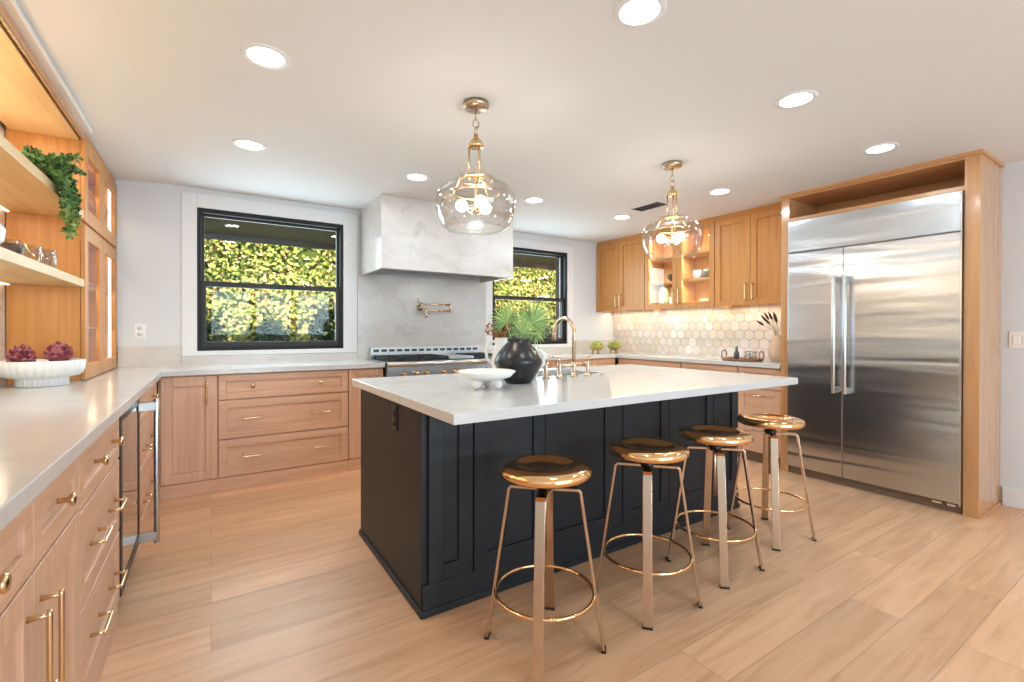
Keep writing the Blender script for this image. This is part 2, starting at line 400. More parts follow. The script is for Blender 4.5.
# ---------------------------------------------------------------- hex tile backsplashes
TL = [(.74, .69, .63), (.70, .64, .57), (.78, .74, .70), (.68, .61, .54), (.75, .69, .62), (.72, .68, .64), (.80, .77, .73), (.70, .62, .53)]
def hexwall(name, y0, y1, z0, z1, x, n):      # n = +1 faces +x, -1 faces -x
    m = MB(); m.m = 0
    m.box(x, y0, z0, x+n*.006, y1, z1)
    m.m = 1; s = .060; dy = s*math.sqrt(3); dz = s*1.5; r = s-.0032; k = 0; z = z0-.02
    while z < z1+s:
        y = y0-(dy/2 if k % 2 else 0)
        while y < y1+dy:
            pts = []
            for i in range(6):
                a = PI/6+i*PI/3; pts.append((min(max(y+r*math.cos(a), y0), y1), min(max(z+r*math.sin(a), z0), z1)))
            cl = []
            for p in pts:
                if not cl or (abs(p[0]-cl[-1][0])+abs(p[1]-cl[-1][1])) > 1e-5: cl.append(p)
            A_ = abs(sum(cl[i][0]*cl[(i+1) % len(cl)][1]-cl[(i+1) % len(cl)][0]*cl[i][1] for i in range(len(cl))))
            if len(cl) > 2 and A_ > 4e-4:
                m.tint = tuple(q*random.uniform(.96, 1.04) for q in random.choice(TL))
                f0 = [m.add((x+n*.005, p[0], p[1])) for p in cl]; f1 = [m.add((x+n*.0095, p[0], p[1])) for p in cl]
                if n < 0: f0.reverse(); f1.reverse()
                m.face(f1)
                for i in range(len(cl)): m.face((f0[i], f0[(i+1) % len(cl)], f1[(i+1) % len(cl)], f1[i]))
            y += dy
        z += dz; k += 1
    return m.build(name, [M['grout'], M['tile']])
ZT, ZB = .924, .884
struct(hexwall('trim_2', 2.15, WY1-.001, ZT, 1.50, WX1, -1))
struct(hexwall('trim_3', .6, 3.555, ZT, 2.27, WX0, 1))

# ---------------------------------------------------------------- cabinet kit (local frame: x along the front, front at y=0 facing -y, z up)
def panel(m, x0, z0, x1, z1, st=.062, y=0.0, th=.02, rec=.011):
    m.box(x0, y, z0, x0+st, y+th, z1); m.box(x1-st, y, z0, x1, y+th, z1)
    m.box(x0+st, y, z1-st, x1-st, y+th, z1); m.box(x0+st, y, z0, x1-st, y+th, z0+st)
    m.box(x0+st, y+rec, z0+st, x1-st, y+th, z1-st)
def knob(parent, x, z, y=0.0, s=1.0):
    MB().lathe([(.007*s, -.002), (.006*s, .014*s), (.009*s, .02*s), (.016*s, .024*s), (.017*s, .029*s), (.013*s, .033*s), (1e-7, .034*s)], 18, x, y, z, axis='y').build('knob', M['brass'], parent)
def pull(parent, x, z, L=.16, vert=False, y=0.0):
    m = MB(); h = L/2; o = .034
    P = (lambda t, d: (x, y-d, z+t)) if vert else (lambda t, d: (x+t, y-d, z))
    for sgn in (-1, 1): m.tube([P(sgn*(h-.012), -.002), P(sgn*(h-.012), o*.6), P(sgn*(h-.012), o)], [.0075, .0045, .005], 10)
    m.tube([P(-h, o), P(-h+.012, o), P(h-.012, o), P(h, o)], [.0045, .0055, .0055, .0045], 10)
    m.build('handle', M['brass'], parent)
def front(root, kind, x0, z0, x1, z1, hw=(), st=.062, glass=False, mt=None):
    g = .0022; m = MB(); x0 += g; x1 -= g; z0 += g; z1 -= g
    if glass:
        m.box(x0, 0, z0, x0+st, .02, z1).box(x1-st, 0, z0, x1, .02, z1).box(x0+st, 0, z1-st, x1-st, .02, z1).box(x0+st, 0, z0, x1-st, .02, z0+st)
    else: panel(m, x0, z0, x1, z1, st)
    o = m.build(kind, mt or (M['oak_v'] if kind == 'door' else M['oak_h']), root, bevel=.0025)
    if glass: MB().box(x0+st-.004, .009, z0+st-.004, x1-st+.004, .013, z1-st+.004).build('glass_pane', M['doorpane'], o)
    for h in hw:
        if h[0] == 'k': knob(o, h[1], h[2], s=h[3] if len(h) > 3 else 1)
        elif h[0] == 'h': pull(o, h[1], h[2], h[3])
        else: pull(o, h[1], h[2], h[3], True)
    return o
def base_cab(label, loc, rotz, w, depth, plinth='flush', zt=.883, name='base_cabinet', group='oak base cabinets'):
    r = thing(name, label, 'cabinet', loc, rotz, group)
    m = MB(); m.box(0, .022, .10, w, depth, zt); m.build('carcass', M['oak_v'], r)
    if plinth == 'flush': MB().box(0, .006, 0, w, depth, .10).build('plinth', M['oak_h'], r, bevel=.002)
    else: MB().box(0, .075, 0, w, depth, .10).build('toe_kick', M['toe'], r)
    return r
FT = .877
def stack3(r, w, e=.0, kx=None):
    kx = kx or (w*.24, w*.76)
    front(r, 'drawer', e, .688, w-e, FT, [('k', k, .785) for k in kx], .05)
    front(r, 'drawer', e, .392, w-e, .684, [('h', k, .54, .15) for k in kx], .058)
    front(r, 'drawer', e, .104, w-e, .388, [('h', k, .25, .15) for k in kx], .058)
# back run, left of the range
YF = 4.125
r = base_cab('oak base cabinet with one tall panelled door, in the corner left of the wide drawers', (-.315, YF, 0), 0, .36, .515)
front(r, 'door', .012, .104, .355, FT, [('v', .29, .745, .16)], .07)
r = base_cab('wide oak cabinet with three drawers under the larger window', (.046, YF, 0), 0, .944, .515); stack3(r, .944)
r = base_cab('narrow oak pull-out cabinet between the wide drawers and the range', (.991, YF, 0), 0, .305, .515)
front(r, 'door', .002, .104, .303, FT, [('k', .255, .80)], .055)
# back run, right of the range
r = base_cab('oak base cabinet directly right of the range, mostly behind the island', (2.545, YF, 0), 0, .70, .515)
front(r, 'drawer', .002, .688, .698, FT, [('k', .35, .785)], .05); front(r, 'door', .002, .104, .349, .684, [('v', .30, .58, .15)]); front(r, 'door', .351, .104, .698, .684, [('v', .40, .58, .15)])
r = base_cab('oak base cabinet in the far right corner beneath the two green bowls', (3.247, YF, 0), 0, .93, .515)
front(r, 'drawer', .002, .688, .60, FT, [('k', .3, .785)], .05); front(r, 'drawer', .604, .688, .92, FT, [('k', .70, .785)], .05)
front(r, 'door', .002, .104, .46, .684, [('v', .41, .58, .15)]); front(r, 'door', .464, .104, .92, .684, [('v', .52, .58, .15)])
# right run (faces -x): local x runs toward the camera
XR = 4.19
for (ya, yb, lb) in ((4.10, 3.19, 'oak base cabinet on the tiled wall, beneath the hexagon backsplash nearest the corner'), (3.188, 2.556, 'oak base cabinet on the tiled wall, just left of the tray'),
                     (2.554, 2.152, 'oak three-drawer cabinet next to the steel refrigerator')):
    w_ = ya-yb; r = base_cab(lb, (XR, ya, 0), -PI/2, w_, .475, 'toe')
    if w_ < .5:
        front(r, 'drawer', .002, .688, w_-.002, FT, [('h', w_/2, .785, .12)], .05); front(r, 'drawer', .002, .43, w_-.002, .684, [('h', w_*.5, .625, .12)], .055); front(r, 'drawer', .002, .104, w_-.002, .426, [('h', w_/2, .31, .12)], .055)
    else:
        front(r, 'drawer', .002, .688, w_-.002, FT, [('k', w_/2, .785)], .05)
        front(r, 'door', .002, .104, w_/2-.001, .684, [('v', w_/2-.05, .58, .15)]); front(r, 'door', w_/2+.001, .104, w_-.002, .684, [('v', w_/2+.05, .58, .15)])
# left run (faces +x): local x runs away from the camera
XL = -.318
def left_cab(lb, ya, yb): return base_cab(lb, (XL, ya, 0), PI/2, yb-ya, .60)
r = left_cab('oak cabinet with two knobbed drawers over paired doors, nearest the camera', .98, 1.805)
front(r, 'drawer', .002, .70, .409, FT, [('k', .135, .79)], .055); front(r, 'drawer', .411, .70, .823, FT, [('k', .60, .79)], .055)
front(r, 'door', .002, .104, .409, .696, [('v', .363, .52, .22)], .065); front(r, 'door', .411, .104, .823, .696, [('v', .455, .52, .22)], .065)
r = left_cab('oak three-drawer cabinet on the near side of the wine cooler', 1.807, 2.50); stack3(r, .693, 0, (.21, .53))
r = left_cab('oak three-drawer cabinet between the wine cooler and the far corner', 3.13, 4.10); stack3(r, .968, 0, (.25, .66))

# wine cooler
wc = thing('wine_cooler', 'dark glass wine cooler with a tall steel handle under the left counter', 'wine cooler', (XL, 2.504, 0), PI/2)
MB().box(0, .03, .10, .622, .58, .881).build('body', M['blackfix'], wc)
MB().box(0, .05, 0, .622, .58, .098).build('toe_grille', M['blackfix'], wc)
dm = MB(); dm.box(.003, -.004, .104, .05, .028, .876).box(.572, -.004, .104, .619, .028, .876).box(.05, -.004, .826, .572, .028, .876).box(.05, -.004, .104, .572, .028, .154)
dr = dm.build('door', M['blackfix'], wc, bevel=.002)
MB().box(.05, -.001, .154, .572, .02, .826).build('glass', M['darkglass'], dr)
hd = MB()
for z in (.815, .135): hd.box(.555, -.078, z-.022, .59, -.004, z+.022)
hd.tube([(.572, -.078, .095), (.572, -.078, .855)], .013, 16)
hd.build('handle', M['steel_plain'], wc, bevel=.002)

# ---------------------------------------------------------------- countertops, slabs, hood, range
LX = -.288
m = MB().prism([(WX0+.011, .95), (LX, .95), (LX, 4.098), (1.303, 4.098), (1.303, WY1-.002), (WX0+.011, WY1-.002)], ZB, ZT)
tag(m.build('countertop', M['quartz'], bevel=.003), 'pale stone countertop running along the left wall and under the larger window', 'countertop', 'perimeter countertops')
m = MB().prism([(2.54, 4.098), (4.16, 4.098), (4.16, 2.152), (WX1-.011, 2.152), (WX1-.011, WY1-.002), (2.54, WY1-.002)], ZB, ZT)
tag(m.build('countertop', M['quartz'], bevel=.003), 'pale stone countertop turning the far right corner to the refrigerator', 'countertop', 'perimeter countertops')
b = MB().box(-.598, WY1-.02, ZT, -.202, WY1-.001, 1.085).box(-.2, WY1-.02, ZT, 1.2, WY1-.001, .998).box(3.93, WY1-.02, ZT, WX1-.011, WY1-.001, 1.085).box(2.63, WY1-.02, ZT, 3.928, WY1-.001, 1.003)
struct(b.build('trim_4', M['marble']))
b = MB().box(1.202, WY1-.02, ZT, 2.63, WY1-.001, 1.775)
tag(b.build('backsplash_slab', M['marble']), 'veined grey marble slab on the wall between range and hood', 'backsplash')
hood = thing('range_hood', 'boxy pale marble range hood hanging between the two windows', 'range hood', (1.90, 4.30, 0))
hx, hy0, hy1, hz = .672, -.33, .329, 1.748
m = MB(); t = .02
m.box(-hx, hy0, hz, hx, hy0+t, CZ).box(-hx, hy0+t, hz, -hx+t, hy1, CZ).box(hx-t, hy0+t, hz, hx, hy1, CZ).box(-hx+t, hy0+t, CZ-.03, hx-t, hy1, CZ)
m.build('cladding', M['marble'], hood, bevel=.002)
MB().box(-hx+t, hy0+t, hz+.055, hx-t, hy1-.03, hz+.09).build('filter_panel', M['steel_plain'], hood)
for i, x in enumerate((-.3, .3)):
    l_ = MB().lathe([(1e-7, 0), (.028, 0), (.028, .02), (1e-7, .02)], 18, x, -.12, hz+.045).build('hood_light', M['lens'], hood)
lamp('AREA', 'hood_lamp', (1.90, 4.25, hz+.04), 1.3, SOFT, .7, .15, rot=(0, 0, 0))

rg = thing('range', 'wide stainless steel gas range with gold knobs below the marble hood', 'range', (1.922, 4.05, 0))
RW = .612
MB().box(-RW, .05, .08, RW, .575, .885).build('body', M['steel_plain'], rg)
MB().box(-RW+.02, .1, 0, RW-.02, .55, .079).build('toe_kick', M['blackfix'], rg)
p = MB().box(-RW, .012, .765, RW, .05, .886); p.build('control_panel', M['steel_plain'], rg, bevel=.006)
lip = MB().tube([(-RW, .012, .908), (RW, .012, .908)], .022, 16); lip.box(-RW, .012, .887, RW, .575, .93); lip.build('bullnose_top', M['steel_plain'], rg)
for x in (-.464, -.341, -.244, -.073, .041, .148, .269, .393, .463):
    k = MB().lathe([(.027, -.002), (.027, .008), (.02, .012), (.019, .034), (.016, .039), (1e-7, .040)], 20, x, .012, .822, axis='y').build('knob', M['brass'], rg)
for x0, x1 in ((-RW+.01, -.01), (.01, RW-.01)):
    dd = MB().box(x0, .02, .14, x1, .05, .75).build('oven_door', M['steel_plain'], rg, bevel=.004)
    MB().box(x0+.12, .015, .3, x1-.12, .0195, .6).build('oven_window', M['darkglass'], dd)
    h_ = MB().tube([(x0+.05, -.035, .70), (x1-.05, -.035, .70)], .014, 14)
    for x in (x0+.09, x1-.09): h_.tube([(x, .02, .70), (x, -.035, .70)], .009, 10)
    h_.build('handle', M['steel_plain'], dd)
MB().box(-RW+.02, .05, .9305, RW-.02, .50, .935).build('cooktop', M['iron'], rg)
for cx in (-.44, -.15, .44):
    gm = MB(); a = .14
    for dx in (-a, 0, a): gm.box(cx+dx-.007, .06, .955, cx+dx+.007, .49, .972)
    for y in (.06, .165, .275, .385, .476): gm.box(cx-a-.007, y, .953, cx+a+.007, y+.014, .970)
    for dx in (-a, a):
        for y in (.067, .483): gm.box(cx+dx-.008, y-.006, .934, cx+dx+.008, y+.006, .96)
    gm.build('burner_grate', M['iron'], rg)
    bn = MB()
    for y in (.17, .38): bn.lathe([(.05, .935), (.05, .945), (.035, .95), (1e-7, .951)], 18, cx, y, 0)
    bn.build('burner_cap', M['iron'], rg)
MB().box(-.0+.01, .06, .935, .28, .49, .962).build('griddle', M['steel_plain'], rg, bevel=.004)
g = MB().box(-RW, .535, .93, RW, .575, 1.045); bg = g.build('backguard', M['steel_plain'], rg, bevel=.003)
sl = MB()
for i in range(15): sl.box(-RW+.03+i*.0785, .5335, 1.0, -RW+.03+i*.0785+.055, .536, 1.024)
sl.build('vent_slots', M['iron'], bg)

# pot filler
pf = thing('pot_filler', 'bronze folding pot filler faucet on the marble above the range', 'faucet', (1.83, WY1-.02, 1.45))
m = MB().lathe([(.032, 0), (.032, .008), (.014, .012), (.014, .075)], 20, 0, 0, 0, axis='y'); m.build('wall_flange', M['champagne'], pf)
m = MB().tube([(0, -.07, -.035), (0, -.07, .05)], .013, 14).tube([(0, -.07, .035), (.315, -.085, .035)], .009, 12).tube([(.315, -.085, .05), (.315, -.085, -.045)], .012, 14)
m.tube([(.315, -.085, -.03), (.03, -.115, -.03)], .009, 12); m.build('folding_arm', M['champagne'], pf)
m = MB().tube([(.03, -.115, -.015), (.03, -.115, -.075), (.03, -.115, -.11)], [.012, .012, .008], 14).tube([(-.01, -.115, -.06), (.07, -.115, -.06)], .006, 10); m.build('spout', M['champagne'], pf)
m = MB().tube([(0, -.07, .045), (-.035, -.07, .05), (-.035, -.07, .095)], .006, 10); m.build('lever', M['champagne'], pf)

# ---------------------------------------------------------------- upper cabinets on the tiled wall
UX = 4.335; UZ0, UZ1 = 1.46, 2.335
def upper(lb, ya, yb, glass):
    w_ = ya-yb; r = thing('wall_cabinet', lb, 'cabinet', (UX, ya, 0), -PI/2, 'upper cabinets on the tiled wall'); D = WX1-.012-UX
    m = MB(); t = .018
    m.box(0, .022, UZ0+.0, t, D, UZ1).box(w_-t, .022, UZ0+.0, w_, D, UZ1).box(t, .022, UZ1-t, w_-t, D, UZ1).box(t, .022, UZ0+.03, w_-t, D, UZ0+.03+t).box(t, D-.01, UZ0+t, w_-t, D, UZ1-t)
    if glass: m.box(w_/2-.01, .022, UZ0+t, w_/2+.01, D-.01, UZ1-t)
    m.build('carcass', M['oak_in'] if glass else M['warm_lit_v'], r)
    MB().box(0, .012, UZ1, w_, D, CZ).build('crown', M['warm_lit_h'], r)
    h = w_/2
    front(r, 'door', 0, UZ0, h, UZ1, [('v', h-.035, UZ0+.13, .17)], .06, glass, M['warm_lit_v']); front(r, 'door', h, UZ0, w_, UZ1, [('v', h+.035, UZ0+.13, .17)], .06, glass, M['warm_lit_v'])
    if glass:
        for x0, x1 in ((t, h-.01), (h+.01, w_-t)):
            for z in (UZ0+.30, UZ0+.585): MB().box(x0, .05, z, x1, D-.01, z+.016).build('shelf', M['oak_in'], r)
        for xx in (h/2, h*1.5):
            lamp('AREA', 'cabinet_lamp', (xx, .06, UZ1-.03), 3.6, WARM, h*.8, .03, rot=(math.radians(-20), 0, 0), parent=r)
            lamp('AREA', 'cabinet_lamp', (xx, .05, UZ0+.58), 3.6, WARM, h*.8, .03, rot=(math.radians(-20), 0, 0), parent=r)
            lamp('AREA', 'cabinet_lamp', (xx, .05, UZ0+.295), 3.6, WARM, h*.8, .03, rot=(math.radians(-20), 0, 0), parent=r)
    st_ = MB().box(.03, .22, UZ0+.021, w_-.03, .24, UZ0+.0295).build('light_strip', M['strip'], r)
    lamp('AREA', 'strip_lamp', (w_/2, .23, UZ0+.016), 2.4*w_, WARM, w_-.08, .02, parent=r, rot=(math.radians(-12), 0, 0))
    return r
upper('oak two-door wall cabinet in the far corner, left of the glass doors', 4.645, 3.822, False)
upper('lit oak wall cabinet with glass doors showing cups and bowls', 3.818, 2.902, True)
upper('oak two-door wall cabinet beside the refrigerator', 2.898, 2.152, False)
# contents of the glass cabinet
def prop(name, prof, mt, lb, cat, loc, n=24, **k):
    o = MB().lathe(prof, n, **k).build(name, mt, loc=loc); return tag(o, lb, cat)
cupP = lambda r, h: [(1e-7, 0), (r*.8, 0), (r, h*.3), (r, h), (r*.9, h), (r*.85, h*.15), (1e-7, h*.12)]
z1 = UZ0+.316+.0005; z0 = UZ0+.0485
prop('horn_bowl', [(1e-7, 0), (.03, 0), (.07, .03), (.09, .085), (.084, .085), (.06, .03), (1e-7, .012)], M['horn'], 'dark curved bowl on the shelf inside the left glass door', 'bowl', (4.50, 3.52, z1))
prop('glass_jar', [(1e-7, 0), (.055, 0), (.065, .03), (.065, .16), (.045, .20), (.045, .22), (.04, .22), (.058, .16), (.058, .03), (1e-7, .01)], M['jade'], 'pale green jar at the bottom behind the left glass door', 'jar', (4.50, 3.66, z0))
for j, (y, lb) in enumerate(((3.54, 'white cup at the bottom of the lit cabinet, next to the green jar'), (3.42, 'white cup at the bottom of the lit cabinet, beside the door stile'))):
    prop('cup', cupP(.038, .09), M['white'], lb, 'cup', (4.49, y, z0))
prop('cup', cupP(.045, .095), M['white'], 'white cup on the shelf behind the right glass door', 'cup', (4.48, 3.20, z1))
prop('cup', cupP(.045, .10), M['bottle'], 'smoky grey cup on the shelf behind the right glass door', 'cup', (4.48, 3.09, z1))
prop('dish', [(1e-7, 0), (.05, 0), (.075, .05), (.07, .05), (.045, .008), (1e-7, .008)], M['white'], 'low white dish at the bottom behind the right glass door', 'dish', (4.48, 3.09, z0))

# ---------------------------------------------------------------- refrigerator and its surround
HX, HY0, HY1 = 4.168, .897, 2.148
su = thing('refrigerator_surround', 'tall oak surround with an open cubby framing the steel refrigerator', 'cabinet', (HX, HY1, 0), -PI/2)
D = WX1-.002-HX; Wd = HY1-HY0
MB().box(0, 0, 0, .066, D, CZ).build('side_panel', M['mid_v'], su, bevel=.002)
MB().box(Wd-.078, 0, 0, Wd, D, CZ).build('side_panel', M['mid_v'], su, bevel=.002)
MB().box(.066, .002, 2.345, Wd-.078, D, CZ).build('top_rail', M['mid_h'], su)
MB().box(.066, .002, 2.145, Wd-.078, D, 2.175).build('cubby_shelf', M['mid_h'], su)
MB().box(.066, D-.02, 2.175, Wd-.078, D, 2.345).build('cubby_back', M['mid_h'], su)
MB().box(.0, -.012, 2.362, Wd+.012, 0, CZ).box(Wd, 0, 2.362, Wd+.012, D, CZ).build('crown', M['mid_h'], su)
MB().box(Wd, .0, 0, Wd+.008, D, .02).build('shoe_molding', M['mid_h'], su)
fr_ = thing('refrigerator', 'large built-in stainless steel double-door refrigerator', 'refrigerator', (HX, HY1-.068, 0), -PI/2)
FW = 1.098
MB().box(.004, .03, .02, FW, D-.02, 2.14).build('body', M['steel_plain'], fr_)
sp = .418
MB().box(.004, -.032, .072, sp-.002, .029, 1.866).build('door', M['steel'], fr_, bevel=.003)
MB().box(sp+.002, -.032, .072, FW-.004, .029, 1.866).build('door', M['steel'], fr_, bevel=.003)
MB().box(.004, -.032, 1.876, FW-.004, .029, 2.138).build('grille_panel', M['steel'], fr_, bevel=.003)
MB().box(FW-.003, -.034, .06, FW+.004, .0, 2.138).build('edge_trim', M['chrome'], fr_)
MB().box(.004, .02, .0, FW, .029, .066).build('toe_plate', M['toe'], fr_)
for x in (sp-.04, sp+.036):
    h_ = MB().tube([(x, -.095, .73), (x, -.095, 1.64)], .013, 16)
    for z in (.755, 1.615): h_.box(x-.015, -.094, z-.022, x+.015, -.032, z+.022)
    h_.build('handle', M['steel_plain'], fr_, bevel=.002)
hg_ = MB().box(FW-.14, -.03, .05, FW-.09, -.005, .064); hg_.build('hinge', M['chrome'], fr_)
MB().box(FW-.06, -.034, .05, FW-.02, -.005, .066).build('hinge', M['chrome'], fr_)

# ---------------------------------------------------------------- light switch, outlets, ceiling vent
def plate(name, lb, cat, loc, rotz, black=False, kind='outlet', sc_=1):
    r = thing(name, lb, cat, loc, rotz); m = MB().box(-.036*sc_, -.006, -.058, .036*sc_, 0, .058)
    m.build('cover_plate', M['blackfix'] if black else M['plastic'], r, bevel=.002)
    if kind == 'outlet':
        for z in (-.024, .024): MB().lathe([(.017, 0), (.017, .003), (1e-7, .003)], 16, 0, -.006, z, axis='y').build('socket', M['black'] if black else M['wall'], r)
    else:
        for x in ((0,) if sc_ == 1 else (-.023, .023)): MB().box(x-.016, -.010, -.033, x+.016, -.006, .033).build('rocker', M['plastic'], r, bevel=.002)
plate('wall_outlet', 'white outlet on the back wall between the glass hutch and the window', 'outlet', (-.465, WY1-.0005, 1.205), 0)
plate('light_switch', 'white light switch on the wall right of the refrigerator surround', 'light switch', (WX1-.0005, .80, 1.155), -PI/2, kind='switch', sc_=1.6)
plate('island_outlet', 'black outlet on the end panel of the black island', 'outlet', (.7465, 2.20, .795), -PI/2, True)
v = thing('ceiling_vent', 'grey slotted air vent in the ceiling behind the far pendant', 'air vent', (3.46, 2.99, CZ))
MB().box(-.085, -.17, -.008, .085, .17, -.0005).build('frame', M['trim'], v)
s_ = MB()
for i in range(9): s_.box(-.07+i*.0165, -.155, -.011, -.063+i*.0165, .155, -.008)
s_.build('slats', M['sash'], v)

# ---------------------------------------------------------------- island
isl = thing('kitchen_island', 'black panelled kitchen island beneath the two pendants', 'island', (0, 0, 0))
IX0, IX1, IY0, IY1 = .750, 3.045, 1.868, 2.812
MB().box(IX0, IY0, .02, IX1, IY1, ZB).build('body', M['black'], isl)
pm = MB().box(IX0-.012, IY0-.024, 0, IX1+.012, IY1+.012, .03).box(IX0, IY0-.02, .03, IX1, IY0, .133); pm.build('plinth', M['black'], isl, bevel=.003)
secs = [(.775, .985), (.992, 1.386), (1.390, 1.86), (1.93, 2.315), (2.32, 2.755), (2.76, 3.03)]
for i, (xa, xb) in enumerate(secs):
    m = MB(); panel(m, xa, .135, xb, ZB-.001, .068 if i else .07, IY0-.021, .02, .010)
    m.build('front_panel', M['black'], isl, bevel=.002)
MB().box(1.863, IY0-.017, .135, 1.927, IY0-.001, ZB-.001).build('front_stile', M['black'], isl, bevel=.002)
MB().box(IX0-.003, IY0, .0305, IX0-.0002, IY1, ZB-.001).build('end_panel', M['black'], isl)
tm = MB(); SX0, SX1, SY0, SY1 = .708, 3.062, 1.472, 2.86; KX0, KX1, KY0, KY1 = 1.62, 2.28, 2.37, 2.74
o4 = [(SX0, SY0), (SX1, SY0), (SX1, SY1), (SX0, SY1)]; i4 = [(KX0, KY0), (KX1, KY0), (KX1, KY1), (KX0, KY1)]
for z, fl in ((ZT, 1), (ZB, 0)):
    O_ = [tm.add((x, y, z)) for x, y in o4]; I_ = [tm.add((x, y, z)) for x, y in i4]
    for k in range(4):
        q = (O_[k], O_[(k+1) % 4], I_[(k+1) % 4], I_[k]); tm.face(q if fl else q[::-1])
    if fl: OT, IT = O_, I_
for k in range(4):
    tm.face((O_[k], O_[(k+1) % 4], OT[(k+1) % 4], OT[k])); tm.face((I_[(k+1) % 4], I_[k], IT[k], IT[(k+1) % 4]))
tm.build('island_top', M['quartz'], isl, bevel=.003)
# sink, faucet
sk = MB(); d_ = ZB-.2
sk.box(KX0-.012, KY0-.012, d_-.01, KX1+.012, KY1+.012, d_).box(KX0-.012, KY0-.012, d_, KX0, KY1+.012, ZB-.001).box(KX1, KY0-.012, d_, KX1+.012, KY1+.012, ZB-.001).box(KX0, KY0-.012, d_, KX1, KY0, ZB-.001).box(KX0, KY1, d_, KX1, KY1+.012, ZB-.001)
sk.build('sink_basin', M['white'], isl)
fc = thing('bridge_faucet', 'champagne bronze bridge faucet with a high arched spout on the island', 'faucet', (1.93, 2.27, ZT))
m = MB().tube([(0, 0, .085), (0, 0, .27)] + [(0, .1-.1*math.cos(a), .27+.1*math.sin(a)) for a in [PI*i/14 for i in range(1, 15)]] + [(0, .203, .22)], .0125, 16); m.build('spout', M['champagne'], fc)
m = MB().tube([(-.125, 0, .072), (.125, 0, .072)], .011, 14); m.build('bridge', M['champagne'], fc)
for x in (-.115, 0, .115): MB().lathe([(.027, 0), (.027, .006), (.017, .014), (.0145, .06), (.016, .085), (.012, .092), (1e-7, .093)], 20, x, 0, 0).build('post', M['champagne'], fc)
for x in (-.115, .115): MB().tube([(x, 0, .09), (x, 0, .125)], .008, 12).tube([(x, 0, .118), (x+(.05 if x > 0 else -.05), .02, .128)], .005, 10).build('lever', M['champagne'], fc)
sd = thing('side_sprayer', 'bronze side sprayer standing left of the bridge faucet', 'faucet sprayer', (1.712, 2.275, ZT))
MB().lathe([(.026, 0), (.026, .006), (.018, .014), (.0155, .07), (.017, .1)], 20).build('base', M['champagne'], sd)
MB().tube([(0, 0, .1), (0, 0, .145)], .016, 14).tube([(0, 0, .145), (.02, .05, .15)], .009, 10).build('spray_head', M['champagne'], sd)
bt = thing('air_switch', 'small bronze button set in the island top right of the faucet', 'switch', (2.16, 2.262, ZT))
MB().lathe([(.02, 0), (.02, .004), (.012, .006), (.012, .009), (1e-7, .0095)], 18).build('button', M['champagne'], bt)

# ---------------------------------------------------------------- stools
def make_stool():
    r = thing('bar_stool', '', 'stool', (0, 0, 0), 0, 'round metal bar stools at the island')
    MB().lathe([(1e-7, .652), (.10, .652), (.168, .657), (.178, .664), (.1815, .676), (.178, .688), (.168, .696), (.150, .6995), (.120, .7003), (.108, .6995), (.103, .6945), (.06, .690), (1e-7, .6885)], 56).build('seat', M['gold'], r)
    for k in range(4):
        a = PI/4+k*PI/2; d = Vector((math.cos(a), math.sin(a), 0)); t = Vector((-d.y, d.x, 0))
        path = [d*.012+Vector((0, 0, .607)), d*.13+Vector((0, 0, .607)), d*.1385+Vector((0, 0, .599)), d*.226+Vector((0, 0, .006))]
        MB().tube(path, 0, rect=(.037, .011), side=t).build('leg', M['legm'], r, bevel=.0015)
        f = d*.2265; MB().box(-.021, -.009, 0, .021, .009, .008).build('foot', M['blackfix'], r, loc=(f.x, f.y, 0), rotz=a+PI/2)
    MB().tube([(.190*math.cos(2*PI*i/64), .190*math.sin(2*PI*i/64), .207) for i in range(64)], .0068, 10, True).build('footrest_ring', M['gold'], r)
    MB().tube([(0, 0, .36), (0, 0, .651)], .0095, 12).build('screw', M['legm'], r)
    MB().lathe([(.03, .598), (.034, .606), (.034, .618), (.022, .63), (.016, .651)], 20).build('hub', M['blackfix'], r)
    return r
st0 = make_stool()
SL = ['bar stool nearest the camera, in front of the near end of the island', 'second bar stool from the near end of the island', 'third bar stool from the near end of the island, in front of the far end', 'bar stool nearest the refrigerator, its brighter gold seat beyond the island end']
for i, ((x, y, a), lb) in enumerate(zip(((1.088, 1.452, 2), (1.663, 1.447, -3), (2.197, 1.465, 0), (2.815, 1.51, -9)), SL)):
    o = st0 if i == 0 else copy_tree(st0)
    o.location = (x, y, 0); o.rotation_euler = (0, 0, math.radians(a)); o['label'] = lb

